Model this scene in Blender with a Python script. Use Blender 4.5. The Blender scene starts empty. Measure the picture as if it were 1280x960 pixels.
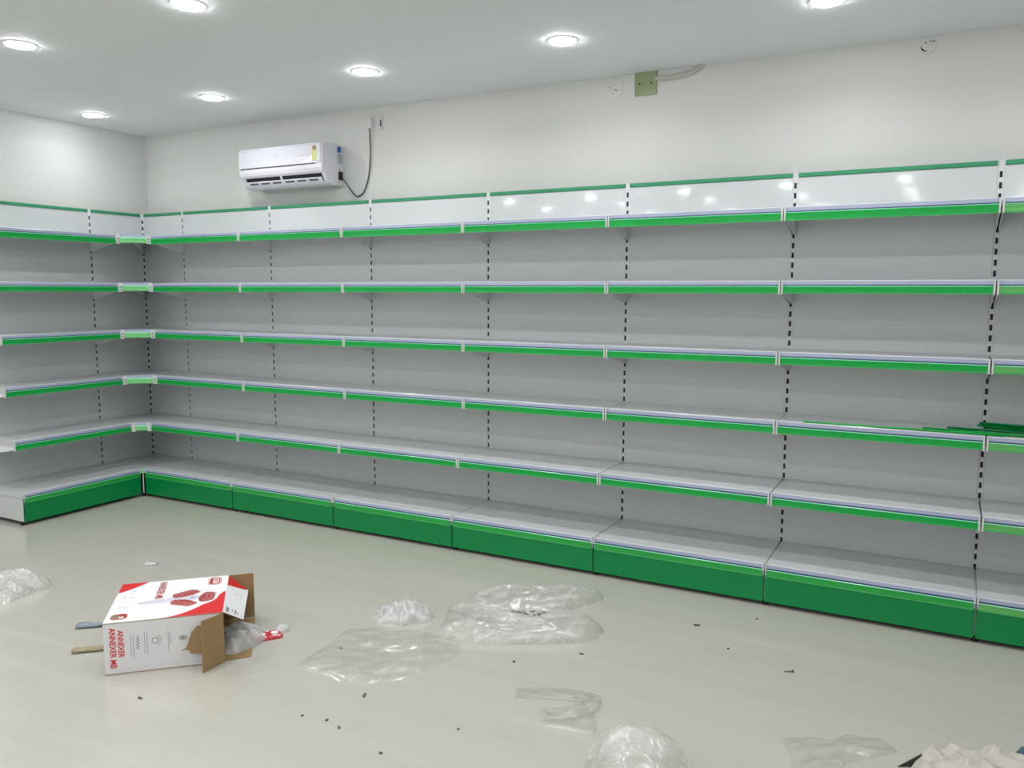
import bpy, bmesh, math, random
from mathutils import Vector, Matrix, noise

SC = bpy.context.scene
COL = SC.collection

# ---------------------------------------------------------------- camera
cam_data = bpy.data.cameras.new('camera')
cam = bpy.data.objects.new('camera', cam_data)
COL.objects.link(cam)
YAW, PITCH, ROLL = 0.4919, -0.1124, 0.0022
cam_data.sensor_fit = 'HORIZONTAL'
cam_data.sensor_width = 36.0
cam_data.lens = 36.0 * 1025.34 / 1280.0
cam_data.clip_start = 0.05
fwd = Vector((-math.sin(YAW) * math.cos(PITCH), math.cos(YAW) * math.cos(PITCH), math.sin(PITCH)))
rt = Vector((math.cos(YAW), math.sin(YAW), 0))
up = rt.cross(fwd)
rt2 = rt * math.cos(ROLL) + up * math.sin(ROLL)
up2 = -rt * math.sin(ROLL) + up * math.cos(ROLL)
cam.matrix_world = Matrix(((rt2.x, up2.x, -fwd.x, 5.6961), (rt2.y, up2.y, -fwd.y, -4.4297),
                           (rt2.z, up2.z, -fwd.z, 1.5271), (0, 0, 0, 1)))
SC.camera = cam

# ---------------------------------------------------------------- world, exposure
world = bpy.data.worlds.new('world')
SC.world = world
world.use_nodes = True
world.node_tree.nodes['Background'].inputs[0].default_value = (0.8, 0.9, 1.0, 1)
world.node_tree.nodes['Background'].inputs[1].default_value = 0.05
SC.view_settings.view_transform = 'Standard'
SC.view_settings.look = 'None'
SC.view_settings.gamma = 1.0
SC.view_settings.use_curve_mapping = False
SC.view_settings.exposure = 0.0
LAMP_W = 4.2            # watts of every ceiling downlight
LAMP_RAD = 110.0          # emission of its diffuser

# ---------------------------------------------------------------- measures
ZC = 2.742               # ceiling
XW, YW = -0.05, 0.10     # left wall, back wall
XR, YF = 8.6, -9.6       # right wall, wall behind the photographer
CU = 0.454               # corner unit
W = 0.9                  # bay width
LL = 0.878               # left bay width
DS, D5, DB = 0.291, 0.360, 0.434
ZT = 2.126
SHELF = [(1.9167, DS), (1.5671, DS), (1.2226, DS), (0.8814, DS), (0.5358, D5)]
ZD = 0.208               # base deck top

# ---------------------------------------------------------------- helpers
def tag(o, label=None, cat=None, group=None, kind=None):
    if label: o['label'] = label
    if cat: o['category'] = cat
    if group: o['group'] = group
    if kind: o['kind'] = kind
    return o

def empty(name, loc=(0, 0, 0), rz=0, label=None, cat=None, group=None):
    o = bpy.data.objects.new(name, None)
    COL.objects.link(o)
    o.empty_display_size = 0.05
    o.location = loc
    o.rotation_euler = (0, 0, rz)
    return tag(o, label, cat, group)

class MB:
    def __init__(self):
        self.v, self.f, self.m = [], [], []
    def face(self, pts, mi=0):
        n = len(self.v)
        self.v += [tuple(p) for p in pts]
        self.f.append(tuple(range(n, n + len(pts)))); self.m.append(mi)
        return self
    def box(self, x0, x1, y0, y1, z0, z1, mi=0):
        n = len(self.v)
        self.v += [(x0, y0, z0), (x1, y0, z0), (x1, y1, z0), (x0, y1, z0), (x0, y0, z1), (x1, y0, z1), (x1, y1, z1), (x0, y1, z1)]
        for q in ((0, 3, 2, 1), (4, 5, 6, 7), (0, 1, 5, 4), (1, 2, 6, 5), (2, 3, 7, 6), (3, 0, 4, 7)):
            self.f.append(tuple(n + i for i in q)); self.m.append(mi)
        return self
    def prism(self, loop, a, b, mapper, mi=0, mis=None):
        """closed 2D loop extruded between a and b, mapper(p, q, t) -> xyz"""
        n = len(self.v); k = len(loop)
        self.v += [mapper(p, q, a) for p, q in loop] + [mapper(p, q, b) for p, q in loop]
        for i in range(k):
            j = (i + 1) % k
            self.f.append((n + i, n + j, n + k + j, n + k + i)); self.m.append(mis[i] if mis else mi)
        self.f.append(tuple(n + i for i in reversed(range(k)))); self.m.append(mi)
        self.f.append(tuple(n + k + i for i in range(k))); self.m.append(mi)
        return self
    def profx(self, loop, x0, x1, mi=0, mis=None):
        return self.prism(loop, x0, x1, lambda p, q, t: (t, p, q), mi, mis)
    def profz(self, loop, z0, z1, mi=0):
        return self.prism(loop, z0, z1, lambda p, q, t: (p, q, t), mi)
    def cyl(self, c, axis, r, l, n=16, mi=0):
        ax = Vector(axis).normalized()
        s = ax.orthogonal().normalized(); t = ax.cross(s)
        loop = [(r * math.cos(2 * math.pi * i / n), r * math.sin(2 * math.pi * i / n)) for i in range(n)]
        c = Vector(c)
        return self.prism(loop, 0, l, lambda p, q, d: tuple(c + s * p + t * q + ax * d), mi)
    def xf(self, M):
        self.v = [tuple(M @ Vector(p)) for p in self.v]
        return self
    def build(self, name, mats, parent=None, smooth=False, bevel=0):
        me = bpy.data.meshes.new(name)
        me.from_pydata(self.v, [], self.f)
        if not isinstance(mats, (list, tuple)): mats = [mats]
        for m in mats: me.materials.append(m)
        for p, mi in zip(me.polygons, self.m):
            p.material_index = mi
            p.use_smooth = smooth
        bm = bmesh.new(); bm.from_mesh(me)
        bmesh.ops.recalc_face_normals(bm, faces=bm.faces)
        bm.to_mesh(me); bm.free()
        o = bpy.data.objects.new(name, me)
        COL.objects.link(o)
        if parent: o.parent = parent
        if bevel:
            b = o.modifiers.new('bevel', 'BEVEL'); b.width = bevel; b.segments = 2; b.limit_method = 'ANGLE'
        return o

def tube(name, pts, r, mat, parent=None, n=10, closed=False, steps=8):
    """smooth tube through points, as a mesh"""
    P = [Vector(p) for p in pts]
    path = []
    for i in range(len(P) - 1):
        p0 = P[max(i - 1, 0)]; p1 = P[i]; p2 = P[i + 1]; p3 = P[min(i + 2, len(P) - 1)]
        for s in range(steps):
            t = s / steps
            path.append(0.5 * ((2 * p1) + (-p0 + p2) * t + (2 * p0 - 5 * p1 + 4 * p2 - p3) * t * t + (-p0 + 3 * p1 - 3 * p2 + p3) * t ** 3))
    path.append(P[-1])
    mb = MB(); rings = []
    nrm = None
    for i, p in enumerate(path):
        d = (path[min(i + 1, len(path) - 1)] - path[max(i - 1, 0)]).normalized()
        nrm = d.orthogonal().normalized() if nrm is None else (nrm - d * nrm.dot(d)).normalized()
        b = d.cross(nrm)
        rings.append(len(mb.v))
        for k in range(n):
            a = 2 * math.pi * k / n
            mb.v.append(tuple(p + nrm * r * math.cos(a) + b * r * math.sin(a)))
    for i in range(len(rings) - 1):
        for k in range(n):
            j = (k + 1) % n
            mb.f.append((rings[i] + k, rings[i] + j, rings[i + 1] + j, rings[i + 1] + k)); mb.m.append(0)
    mb.f.append(tuple(range(rings[0], rings[0] + n))); mb.m.append(0)
    mb.f.append(tuple(range(rings[-1], rings[-1] + n))); mb.m.append(0)
    return mb.build(name, mat, parent, smooth=True)

def copy_tree(o, parent=None):
    c = o.copy(); COL.objects.link(c)
    if parent: c.parent = parent
    for ch in list(o.children): copy_tree(ch, c)
    return c

# ---------------------------------------------------------------- materials
def srgb(r, g, b):
    f = lambda c: (c / 255 / 12.92) if c / 255 <= 0.04045 else ((c / 255 + 0.055) / 1.055) ** 2.4
    return (f(r), f(g), f(b), 1)

def mat(name, col, rough=0.5, metal=0.0, coat=0.0, spec=0.5, bump=None, tint=None, emit=None, alpha=None, coat_rough=0.08):
    m = bpy.data.materials.new(name); m.use_nodes = True
    nt = m.node_tree; P = nt.nodes['Principled BSDF']
    P.inputs['Base Color'].default_value = col
    P.inputs['Roughness'].default_value = rough
    P.inputs['Metallic'].default_value = metal
    P.inputs['Coat Weight'].default_value = coat
    P.inputs['Coat Roughness'].default_value = coat_rough
    P.inputs['Specular IOR Level'].default_value = spec
    tc = nt.nodes.new('ShaderNodeTexCoord')
    if tint:                                    # (scale, amount) faint grain in the colour itself
        n = nt.nodes.new('ShaderNodeTexNoise'); n.inputs['Scale'].default_value = tint[0]; n.inputs['Detail'].default_value = 4
        nt.links.new(tc.outputs['Object'], n.inputs['Vector'])
        mx = nt.nodes.new('ShaderNodeMix'); mx.data_type = 'RGBA'
        a = tint[1]
        mx.inputs['A'].default_value = tuple(c * (1 - a) for c in col[:3]) + (1,)
        mx.inputs['B'].default_value = tuple(min(1, c * (1 + a)) for c in col[:3]) + (1,)
        nt.links.new(n.outputs['Fac'], mx.inputs['Factor'])
        nt.links.new(mx.outputs['Result'], P.inputs['Base Color'])
    if bump:                                    # (scale, distance)
        n = nt.nodes.new('ShaderNodeTexNoise'); n.inputs['Scale'].default_value = bump[0]; n.inputs['Detail'].default_value = 3
        nt.links.new(tc.outputs['Object'], n.inputs['Vector'])
        b = nt.nodes.new('ShaderNodeBump'); b.inputs['Distance'].default_value = bump[1]
        b.inputs['Strength'].default_value = 1.0
        nt.links.new(n.outputs['Fac'], b.inputs['Height'])
        nt.links.new(b.outputs['Normal'], P.inputs['Normal'])
        if coat: nt.links.new(b.outputs['Normal'], P.inputs['Coat Normal'])
    if emit:
        P.inputs['Emission Color'].default_value = emit[0]; P.inputs['Emission Strength'].default_value = emit[1]
    if alpha is not None: P.inputs['Alpha'].default_value = alpha
    return m

M = {}
M['wall'] = mat('wall_paint', srgb(214, 216, 213), 0.55, bump=(60, 0.0006), tint=(0.8, 0.015))
M['ceiling'] = mat('ceiling_paint', srgb(228, 232, 234), 0.7, tint=(0.6, 0.015))
M['panel'] = mat('panel_white_enamel', srgb(203, 208, 210), 0.4, coat=0.8, bump=(1.8, 0.0008), coat_rough=0.06)
M['shelf'] = mat('shelf_white_enamel', srgb(198, 202, 203), 0.3, coat=0.35, bump=(3.0, 0.001))
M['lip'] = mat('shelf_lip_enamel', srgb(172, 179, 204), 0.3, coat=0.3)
M['post'] = mat('post_white_enamel', srgb(214, 216, 220), 0.35)
M['bracket'] = mat('bracket_white_enamel', srgb(228, 230, 232), 0.35)
M['core'] = mat('slot_dark', srgb(22, 26, 30), 0.6)
M['green'] = mat('strip_green', srgb(8, 160, 66), 0.35, spec=0.35, coat=0.1)
M['green_hi'] = mat('strip_painted_highlight', srgb(150, 225, 190), 0.2, coat=0.5)  # pale green line, a highlight painted along the strip's upper edge
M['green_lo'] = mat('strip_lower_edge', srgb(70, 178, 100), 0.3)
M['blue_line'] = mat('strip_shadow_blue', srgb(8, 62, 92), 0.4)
M['green_deck'] = mat('deck_strip_green', srgb(38, 160, 68), 0.35, spec=0.35, coat=0.1)
M['green_pale'] = mat('pale_strip_green', srgb(90, 176, 92), 0.3, coat=0.3)
M['green_corner'] = mat('corner_strip_green', srgb(118, 205, 128), 0.25, coat=0.5)
M['kick'] = mat('kick_green', srgb(0, 128, 66), 0.35, spec=0.3, coat=0.08, bump=(3, 0.001))
M['cap'] = mat('cap_green', srgb(48, 140, 98), 0.35)
M['clip'] = mat('clip_plastic', srgb(204, 208, 206), 0.25, coat=0.5)
M['black'] = mat('black_rubber', srgb(22, 22, 22), 0.6)
M['screw'] = mat('screw_steel', srgb(120, 118, 112), 0.35, metal=0.8)
M['ac'] = mat('ac_plastic', srgb(218, 218, 226), 0.25, coat=0.4)
M['ac_panel'] = mat('ac_panel_plastic', srgb(216, 217, 226), 0.14, coat=0.8, bump=(11, 0.003), coat_rough=0.04)
M['ac_dark'] = mat('ac_outlet_dark', srgb(16, 15, 22), 0.5)
M['ac_slot'] = mat('ac_slot_violet', srgb(84, 80, 104), 0.5)
M['cord'] = mat('cord_grey', srgb(62, 66, 68), 0.5)
M['olive'] = mat('olive_plate', srgb(146, 158, 118), 0.12, coat=0.6, bump=(9, 0.004))
M['plaster'] = mat('grey_plaster', srgb(192, 193, 184), 0.8, bump=(40, 0.002))
M['box_white'] = mat('printed_white_card', srgb(238, 238, 242), 0.35, coat=0.15)
M['box_grey'] = mat('printed_grey_card', srgb(214, 214, 216), 0.4)
M['card'] = mat('brown_corrugated_card', srgb(148, 122, 84), 0.85, tint=(30, 0.06))
M['ink_red'] = mat('red_ink', srgb(206, 36, 38), 0.35)
M['ink_dred'] = mat('dark_red_ink', srgb(160, 48, 48), 0.4)
M['ink_fan'] = mat('fan_blade_ink', srgb(164, 62, 56), 0.35, tint=(18, 0.15))
M['ink_grey'] = mat('grey_ink', srgb(140, 140, 146), 0.5)
M['ink_lgrey'] = mat('light_grey_ink', srgb(196, 198, 210), 0.5)
M['ink_dark'] = mat('dark_ink', srgb(70, 66, 68), 0.5)
M['ink_tan'] = mat('tan_ink', srgb(132, 112, 92), 0.5)
M['ink_white'] = mat('white_ink', srgb(236, 232, 232), 0.5)
M['blue_scrap'] = mat('blue_scrap_film', srgb(122, 138, 146), 0.4)
M['tan_scrap'] = mat('tan_tape', srgb(150, 140, 108), 0.5)
M['wrapper'] = mat('red_foil', srgb(190, 30, 52), 0.25, coat=0.5)
M['debris'] = mat('dark_debris', srgb(84, 74, 60), 0.7)
M['paper'] = mat('crumpled_paper', srgb(180, 176, 168), 0.6, bump=(9, 0.003), tint=(8, 0.08))
M['dkgreen'] = mat('dark_green_plastic', srgb(44, 54, 42), 0.35)
M['teal'] = mat('teal_plastic', srgb(58, 92, 102), 0.3)
M['sticker_blue'] = mat('blue_sticker', srgb(34, 96, 170), 0.4)
M['sticker_yellow'] = mat('yellow_sticker', srgb(206, 210, 130), 0.4, tint=(60, 0.15))
M['sticker_grey'] = mat('grey_sticker', srgb(168, 174, 182), 0.4)
M['lamp'] = mat('lamp_diffuser', srgb(255, 255, 255), 0.5, emit=((0.99, 0.99, 1.0, 1), LAMP_RAD))

def film(name, col, a0, a1, rough=0.22):
    """polythene: clear film that scatters a little light and glints on its wrinkles"""
    m = bpy.data.materials.new(name); m.use_nodes = True
    nt = m.node_tree; N = nt.nodes; Lk = nt.links.new
    N.remove(N['Principled BSDF']); out = N['Material Output']
    tc = N.new('ShaderNodeTexCoord')
    n = N.new('ShaderNodeTexNoise'); n.inputs['Scale'].default_value = 12; n.inputs['Detail'].default_value = 6; n.inputs['Distortion'].default_value = 1.5
    Lk(tc.outputs['Object'], n.inputs['Vector'])
    r = N.new('ShaderNodeMapRange'); r.inputs['From Min'].default_value = 0.35; r.inputs['From Max'].default_value = 0.68
    r.inputs['To Min'].default_value = a0; r.inputs['To Max'].default_value = a1
    Lk(n.outputs['Fac'], r.inputs['Value'])
    # long creases: stretched ridged noise
    mp = N.new('ShaderNodeMapping'); mp.inputs['Scale'].default_value = (1.0, 2.6, 1.5); mp.inputs['Rotation'].default_value = (0, 0, 0.6)
    Lk(tc.outputs['Object'], mp.inputs['Vector'])
    w = N.new('ShaderNodeTexNoise'); w.noise_type = 'RIDGED_MULTIFRACTAL'; w.inputs['Scale'].default_value = 9; w.inputs['Detail'].default_value = 4; w.inputs['Distortion'].default_value = 0.7
    Lk(mp.outputs['Vector'], w.inputs['Vector'])
    b = N.new('ShaderNodeBump'); b.inputs['Distance'].default_value = 0.003; b.inputs['Strength'].default_value = 0.5
    Lk(w.outputs['Fac'], b.inputs['Height'])
    df = N.new('ShaderNodeBsdfDiffuse'); df.inputs['Color'].default_value = col
    tl = N.new('ShaderNodeBsdfTranslucent'); tl.inputs['Color'].default_value = col
    gl = N.new('ShaderNodeBsdfGlossy'); gl.inputs['Roughness'].default_value = rough; gl.inputs['Color'].default_value = (1, 1, 1, 1)
    tr = N.new('ShaderNodeBsdfTransparent'); tr.inputs['Color'].default_value = (0.985, 0.985, 0.985, 1)
    for x in (df, gl): Lk(b.outputs['Normal'], x.inputs['Normal'])
    m1 = N.new('ShaderNodeMixShader'); m1.inputs[0].default_value = 0.45; Lk(df.outputs[0], m1.inputs[1]); Lk(tl.outputs[0], m1.inputs[2])
    m2 = N.new('ShaderNodeMixShader'); Lk(r.outputs['Result'], m2.inputs[0]); Lk(tr.outputs[0], m2.inputs[1]); Lk(m1.outputs[0], m2.inputs[2])
    lw = N.new('ShaderNodeLayerWeight'); Lk(b.outputs['Normal'], lw.inputs['Normal'])
    pw = N.new('ShaderNodeMath'); pw.operation = 'POWER'; pw.inputs[1].default_value = 3.0; Lk(lw.outputs['Facing'], pw.inputs[0])
    fr = N.new('ShaderNodeMath'); fr.operation = 'MULTIPLY_ADD'; fr.inputs[1].default_value = 0.45; fr.inputs[2].default_value = 0.06; Lk(pw.outputs[0], fr.inputs[0])
    m3 = N.new('ShaderNodeMixShader'); Lk(fr.outputs[0], m3.inputs[0]); Lk(m2.outputs[0], m3.inputs[1]); Lk(gl.outputs[0], m3.inputs[2])
    Lk(m3.outputs[0], out.inputs['Surface'])
    return m
M['film'] = film('clear_polythene', srgb(236, 234, 228), 0.05, 0.35, 0.2)
M['film_thin'] = film('thin_clear_polythene', srgb(214, 216, 210), 0.03, 0.20)
M['film_milky'] = film('milky_polythene', srgb(240, 238, 236), 0.18, 0.50, 0.22)
M['film_white'] = film('white_polythene', srgb(238, 238, 240), 0.45, 0.9, 0.2)
M['film_grey'] = film('grey_polythene', srgb(234, 238, 242), 0.5, 0.8, 0.3)

# floor: polished pale vitrified tile with faint diagonal marble streaks
m = bpy.data.materials.new('polished_floor'); m.use_nodes = True
nt = m.node_tree; P = nt.nodes['Principled BSDF']
P.inputs['Roughness'].default_value = 0.26; P.inputs['Specular IOR Level'].default_value = 0.6
tc = nt.nodes.new('ShaderNodeTexCoord'); mp = nt.nodes.new('ShaderNodeMapping')
mp.inputs['Rotation'].default_value = (0, 0, math.radians(-8)); mp.inputs['Scale'].default_value = (0.7, 7.0, 1)
nt.links.new(tc.outputs['Object'], mp.inputs['Vector'])
n1 = nt.nodes.new('ShaderNodeTexNoise'); n1.inputs['Scale'].default_value = 1.6; n1.inputs['Detail'].default_value = 6; n1.inputs['Distortion'].default_value = 0.15
nt.links.new(mp.outputs['Vector'], n1.inputs['Vector'])
cr = nt.nodes.new('ShaderNodeValToRGB')
cr.color_ramp.elements[0].position = 0.30; cr.color_ramp.elements[0].color = srgb(177, 175, 166)
cr.color_ramp.elements[1].position = 0.52; cr.color_ramp.elements[1].color = srgb(179, 177, 168)
e = cr.color_ramp.elements.new(0.66); e.color = srgb(181, 179, 170)
e = cr.color_ramp.elements.new(0.78); e.color = srgb(188, 186, 178)
nt.links.new(n1.outputs['Fac'], cr.inputs['Fac']); nt.links.new(cr.outputs['Color'], P.inputs['Base Color'])
n2 = nt.nodes.new('ShaderNodeTexNoise'); n2.inputs['Scale'].default_value = 5; n2.inputs['Detail'].default_value = 2
nt.links.new(tc.outputs['Object'], n2.inputs['Vector'])
mr = nt.nodes.new('ShaderNodeMapRange'); mr.inputs['To Min'].default_value = 0.14; mr.inputs['To Max'].default_value = 0.2
nt.links.new(n2.outputs['Fac'], mr.inputs['Value']); nt.links.new(mr.outputs['Result'], P.inputs['Roughness'])
M['floor'] = m

# ---------------------------------------------------------------- room shell
T = 0.12
tag(MB().box(XW - T, XR + T, YF - T, YW + T, -T, 0).build('floor', M['floor']), kind='structure')
tag(MB().box(XW - T, XR + T, YF - T, YW + T, ZC, ZC + T).build('ceiling', M['ceiling']), kind='structure')
tag(MB().box(XW - T, XR + T, YW, YW + T, 0, ZC).build('wall_back', M['wall']), kind='structure')
tag(MB().box(XW - T, XW, YF, YW, 0, ZC).build('wall_left', M['wall']), kind='structure')
tag(MB().box(XR, XR + T, YF, YW, 0, ZC).build('wall_right', M['wall']), kind='structure')
tag(MB().box(XW - T, XR + T, YF - T, YF, 0, ZC).build('wall_front', M['wall']), kind='structure')

# ---------------------------------------------------------------- ceiling downlights
def make_downlight():
    t = empty('ceiling_downlight')
    r = 0.064
    mb = MB(); n = 32
    ring = [(r, -0.006), (r + 0.010, -0.004), (r + 0.012, 0.0), (r, 0.0)]
    for i in range(n):
        a0, a1 = 2 * math.pi * i / n, 2 * math.pi * (i + 1) / n
        for j in range(4):
            (p, z), (q, w_) = ring[j], ring[(j + 1) % 4]
            mb.face([(p * math.cos(a0), p * math.sin(a0), z), (p * math.cos(a1), p * math.sin(a1), z),
                     (q * math.cos(a1), q * math.sin(a1), w_), (q * math.cos(a0), q * math.sin(a0), w_)])
    mb.build('trim_ring', M['ceiling'], t)
    df = MB(); prof_ = [(r, -.0005), (r, -.006), (r - .004, -.0105), (r - .011, -.0105), (r - .011, -.0005)]
    for i in range(24):
        a0, a1 = 2 * math.pi * i / 24, 2 * math.pi * (i + 1) / 24
        for (p, z), (q, w_) in zip(prof_, prof_[1:]):
            df.face([(p * math.cos(a0), p * math.sin(a0), z), (p * math.cos(a1), p * math.sin(a1), z), (q * math.cos(a1), q * math.sin(a1), w_), (q * math.cos(a0), q * math.sin(a0), w_)])
    df.build('diffuser', M['lamp'], t)
    ld = bpy.data.lights.new('lamp', 'AREA'); ld.shape = 'DISK'; ld.size = 2 * (r - .012)
    ld.energy = LAMP_W; ld.spread = math.radians(152); ld.color = (1.0, 0.985, 0.995)
    lo = bpy.data.objects.new('lamp', ld); COL.objects.link(lo); lo.parent = t; lo.location = (0, 0, -0.0095)
    return t
lamp_labels = {
    (0.352, -0.631): 'small round ceiling downlight farthest away, nearest the left corner of the room',
    (1.501, -0.615): 'round ceiling downlight above and left of the air conditioner, second from the corner',
    (2.737, -0.649): 'round ceiling downlight above the wall socket right of the air conditioner',
    (3.948, -0.656): 'round ceiling downlight just left of the olive wall plate',
    (5.159, -0.640): 'round ceiling downlight cut by the top edge, rightmost in view',
    (1.538, -1.851): 'oval looking ceiling downlight at the far left edge of the view',
    (2.746, -1.859): 'large round ceiling downlight cut by the top edge, left half of the view'}
lamps = list(lamp_labels)
for yy in (-0.65, -1.855, -3.06, -4.265, -5.47, -6.67, -7.88, -9.08):
    for xx in (0.34, 1.53, 2.745, 3.95, 5.16, 6.37):
        if any(abs(xx - a) < 0.3 and abs(yy - b) < 0.3 for a, b in lamp_labels): continue
        lamps.append((xx, yy))
dl = make_downlight()

for i, (x, y) in reversed(list(enumerate(lamps))):
    o = dl if i == 0 else copy_tree(dl)
    o.location = (x, y, ZC)
    if (x, y) == lamps[0]:                 # corner lamp turned down so the left wall does not burn out
        for ch in o.children:
            if ch.type == 'LIGHT': ch.data = ch.data.copy(); ch.data.energy = LAMP_W * .4
    tag(o, lamp_labels.get((x, y), 'round ceiling downlight outside the view, part of the regular grid'), 'ceiling light', 'round downlights in the ceiling')

# ---------------------------------------------------------------- shelving
def shelf_mesh(x0, x1, d):
    mb = MB()
    loop = [(-0.002, 0), (-(d - .016), 0), (-(d - .012), .003), (-(d - .003), .003), (-d, 0), (-d, -.060), (-(d - .018), -.060),
            (-(d - .018), -.0575), (-(d - .003), -.0575), (-(d - .003), -.004), (-.002, -.004)]
    #        back..front top plate, rim, vertical lip
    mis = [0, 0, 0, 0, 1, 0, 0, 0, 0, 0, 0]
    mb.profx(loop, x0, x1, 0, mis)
    for xa in (x0, x1 - .002):
        mb.box(xa, xa + .002, -(d - .003), -.004, -.036, -.004)
    return mb

def strip_mb(x0, x1, d, z0=-.022, h=.038):
    y = -d
    loop = [(y, z0 + .004), (y - .004, z0 + .004), (y - .0045, z0 - .0015), (y - .0075, z0 - .004), (y - .0065, z0 - h * .5),
            (y - .0065, z0 - h + .006), (y - .0055, z0 - h), (y, z0 - h)]
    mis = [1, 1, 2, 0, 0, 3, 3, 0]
    return MB().profx(loop, x0, x1, 0, mis)

def clip_mb(x0, x1, d, h=.066):
    return MB().profx([(-d + .001, .001), (-d - .009, .001), (-d - .010, -h * .5), (-d - .009, -h + .003), (-d + .001, -h + .003)], x0, x1)

def bracket_mb(x, d):
    loop = [(.006, -.004), (.006, -.030), (.001, -.032), (.001, -.112), (-.012, -.114), (-(d - .06), -.068), (-(d - .004), -.052), (-(d - .004), -.004)]
    return MB().profx(loop, x, x + .0022)

def add_shelf(t, z, d, w, green='green', gap=.0025, h=.038):
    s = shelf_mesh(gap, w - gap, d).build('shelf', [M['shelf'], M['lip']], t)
    s.location = (0, 0, z)
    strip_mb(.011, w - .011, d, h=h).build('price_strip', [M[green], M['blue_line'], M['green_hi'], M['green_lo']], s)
    for x in (gap, w - .0105):
        clip_mb(x, x + .008, d).build('end_clip', M['clip'], s)
    for x in (.0045, w - .0067):
        bracket_mb(x, d).build('bracket', M['bracket'], s)
    return s

def upright_mb():
    """slotted front of a post: two rails and the bridges between the slots"""
    mb = MB(); hw = .0115; sw = .0062
    z0, z1 = .03, ZT + .003
    for s in (-1, 1):
        a, b = sorted((s * hw, s * sw))
        mb.box(a, b, 0.0005, .060, z0, z1)
    mb.box(-sw, sw, .052, .060, z0, z1)
    z = z0
    k = 0
    slot = .028; pitch = .050
    zz = 0.15
    mb.box(-sw, sw, .0005, .004, z0, zz)
    while zz + pitch < z1:
        mb.box(-sw, sw, .0005, .004, zz + slot, zz + pitch)
        zz += pitch
    mb.box(-sw, sw, .0005, .004, zz, z1)
    return mb

def add_upright(t, x=0, y=0, rz=0):
    u = upright_mb().build('upright', M['post'], t)
    u.location = (x, y, 0); u.rotation_euler = (0, 0, rz)
    MB().box(-.0060, .0060, .0055, .050, .04, ZT - .002).build('slot_channel', M['core'], u)
    return u

def add_foot(t, x, y):
    mb = MB().cyl((x, y, 0), (0, 0, 1), .015, .007, 20)
    mb.cyl((x, y, .007), (0, 0, 1), .012, .006, 20).cyl((x, y, .013), (0, 0, 1), .006, .025, 12)
    return mb.build('foot', M['black'], t)

def make_bay(w, green='green', deck_green='green_deck', end_left=False, end_right=False):
    t = empty('shelving_bay')
    add_upright(t)
    g = .0118
    MB().box(g, w - g, 0, .014, .05, 1.925).build('back_panel', M['panel'], t, bevel=.001)
    MB().box(g, w - g, 0, .014, 1.927, ZT - .020).build('header_panel', M['panel'], t, bevel=.001)
    MB().profx([(.016, ZT - .022), (-.003, ZT - .022), (-.006, ZT - .018), (-.006, ZT - .004), (-.002, ZT), (.016, ZT)], g + .004, w - g - .004).build('top_rail', M['cap'], t)
    for z, d in SHELF:
        add_shelf(t, z + .012, d, w, green, h=.042 if z > 1.8 else .038)
    # base deck with its own strip, kick plate, feet
    d = DB
    loop = [(-.002, ZD), (-(d - .016), ZD), (-(d - .012), ZD + .003), (-(d - .003), ZD + .003), (-d, ZD), (-d, ZD - .058),
            (-(d - .02), ZD - .058), (-(d - .02), ZD - .055), (-(d - .003), ZD - .055), (-(d - .003), ZD - .004), (-.002, ZD - .004)]
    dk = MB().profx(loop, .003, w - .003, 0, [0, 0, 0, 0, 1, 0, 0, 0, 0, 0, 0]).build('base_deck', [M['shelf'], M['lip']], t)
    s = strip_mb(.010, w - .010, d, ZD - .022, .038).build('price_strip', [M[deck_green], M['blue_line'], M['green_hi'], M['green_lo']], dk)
    for x in (.002, w - .0095):
        MB().box(x, x + .0075, -d - .008, -d + .004, ZD - .030, ZD + .004).build('end_clip', M['clip'], dk)
    MB().profx([(-d + .004, .145 + .01), (-d + .0, .145 + .01), (-d - .001, .145), (-d - .001, .022), (-d + .012, .020), (-d + .012, .024), (-d + .004, .026)], .0035, w - .0035).build('kick_plate', M['kick'], t)
    MB().box(-.002, .0022, -d + .014, -.002, .028, ZD - .006).build('base_bracket', M['post'], t)
    if end_left:
        MB().box(-.006, -.002, -d + .002, .0, .026, ZD - .032).box(-.008, .004, -d + .002, 0, ZD - .028, ZD + .001).build('end_panel', M['shelf'], t)
    if end_right:
        MB().box(w + .002, w + .006, -d + .002, .0, .026, ZD - .01).build('end_panel', M['shelf'], t)
    add_foot(t, .004, -d + .030)
    add_foot(t, .004, -.06)
    return t

GR = 'green and white shelving bays along the walls'
bay_labels = [
    'white shelving bay with green strips along the long wall, directly right of the corner unit',
    'white shelving bay with green strips below the right half of the air conditioner',
    'white shelving bay with green strips just right of the hanging power cord loop',
    'white shelving bay with green strips behind the two long plastic bags on the floor',
    'white shelving bay with green strips below the olive square plate on the wall',
    'white shelving bay with one thin loose green strip lying on its fourth shelf',
    'white shelving bay with paler green strips, cut off by the right edge of the view']
proto = make_bay(W)
for i in range(7):
    x = CU + W * i
    if i == 0: b = proto
    elif i < 6: b = copy_tree(proto)
    else:
        b = make_bay(W, 'green_pale', 'green_pale', end_right=True)
        add_upright(b, W, 0); add_foot(b, W, -DB + .03)
        x += .0005
    b.location = (x, 0, 0)
    tag(b, bay_labels[i], 'shelving unit', GR)
lb = make_bay(LL, end_left=True)
lb.location = (0, -CU - LL, 0); lb.rotation_euler = (0, 0, math.pi / 2)
tag(lb, 'white shelving bay with green strips on the short left wall, running out of view', 'shelving unit', GR)

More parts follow.
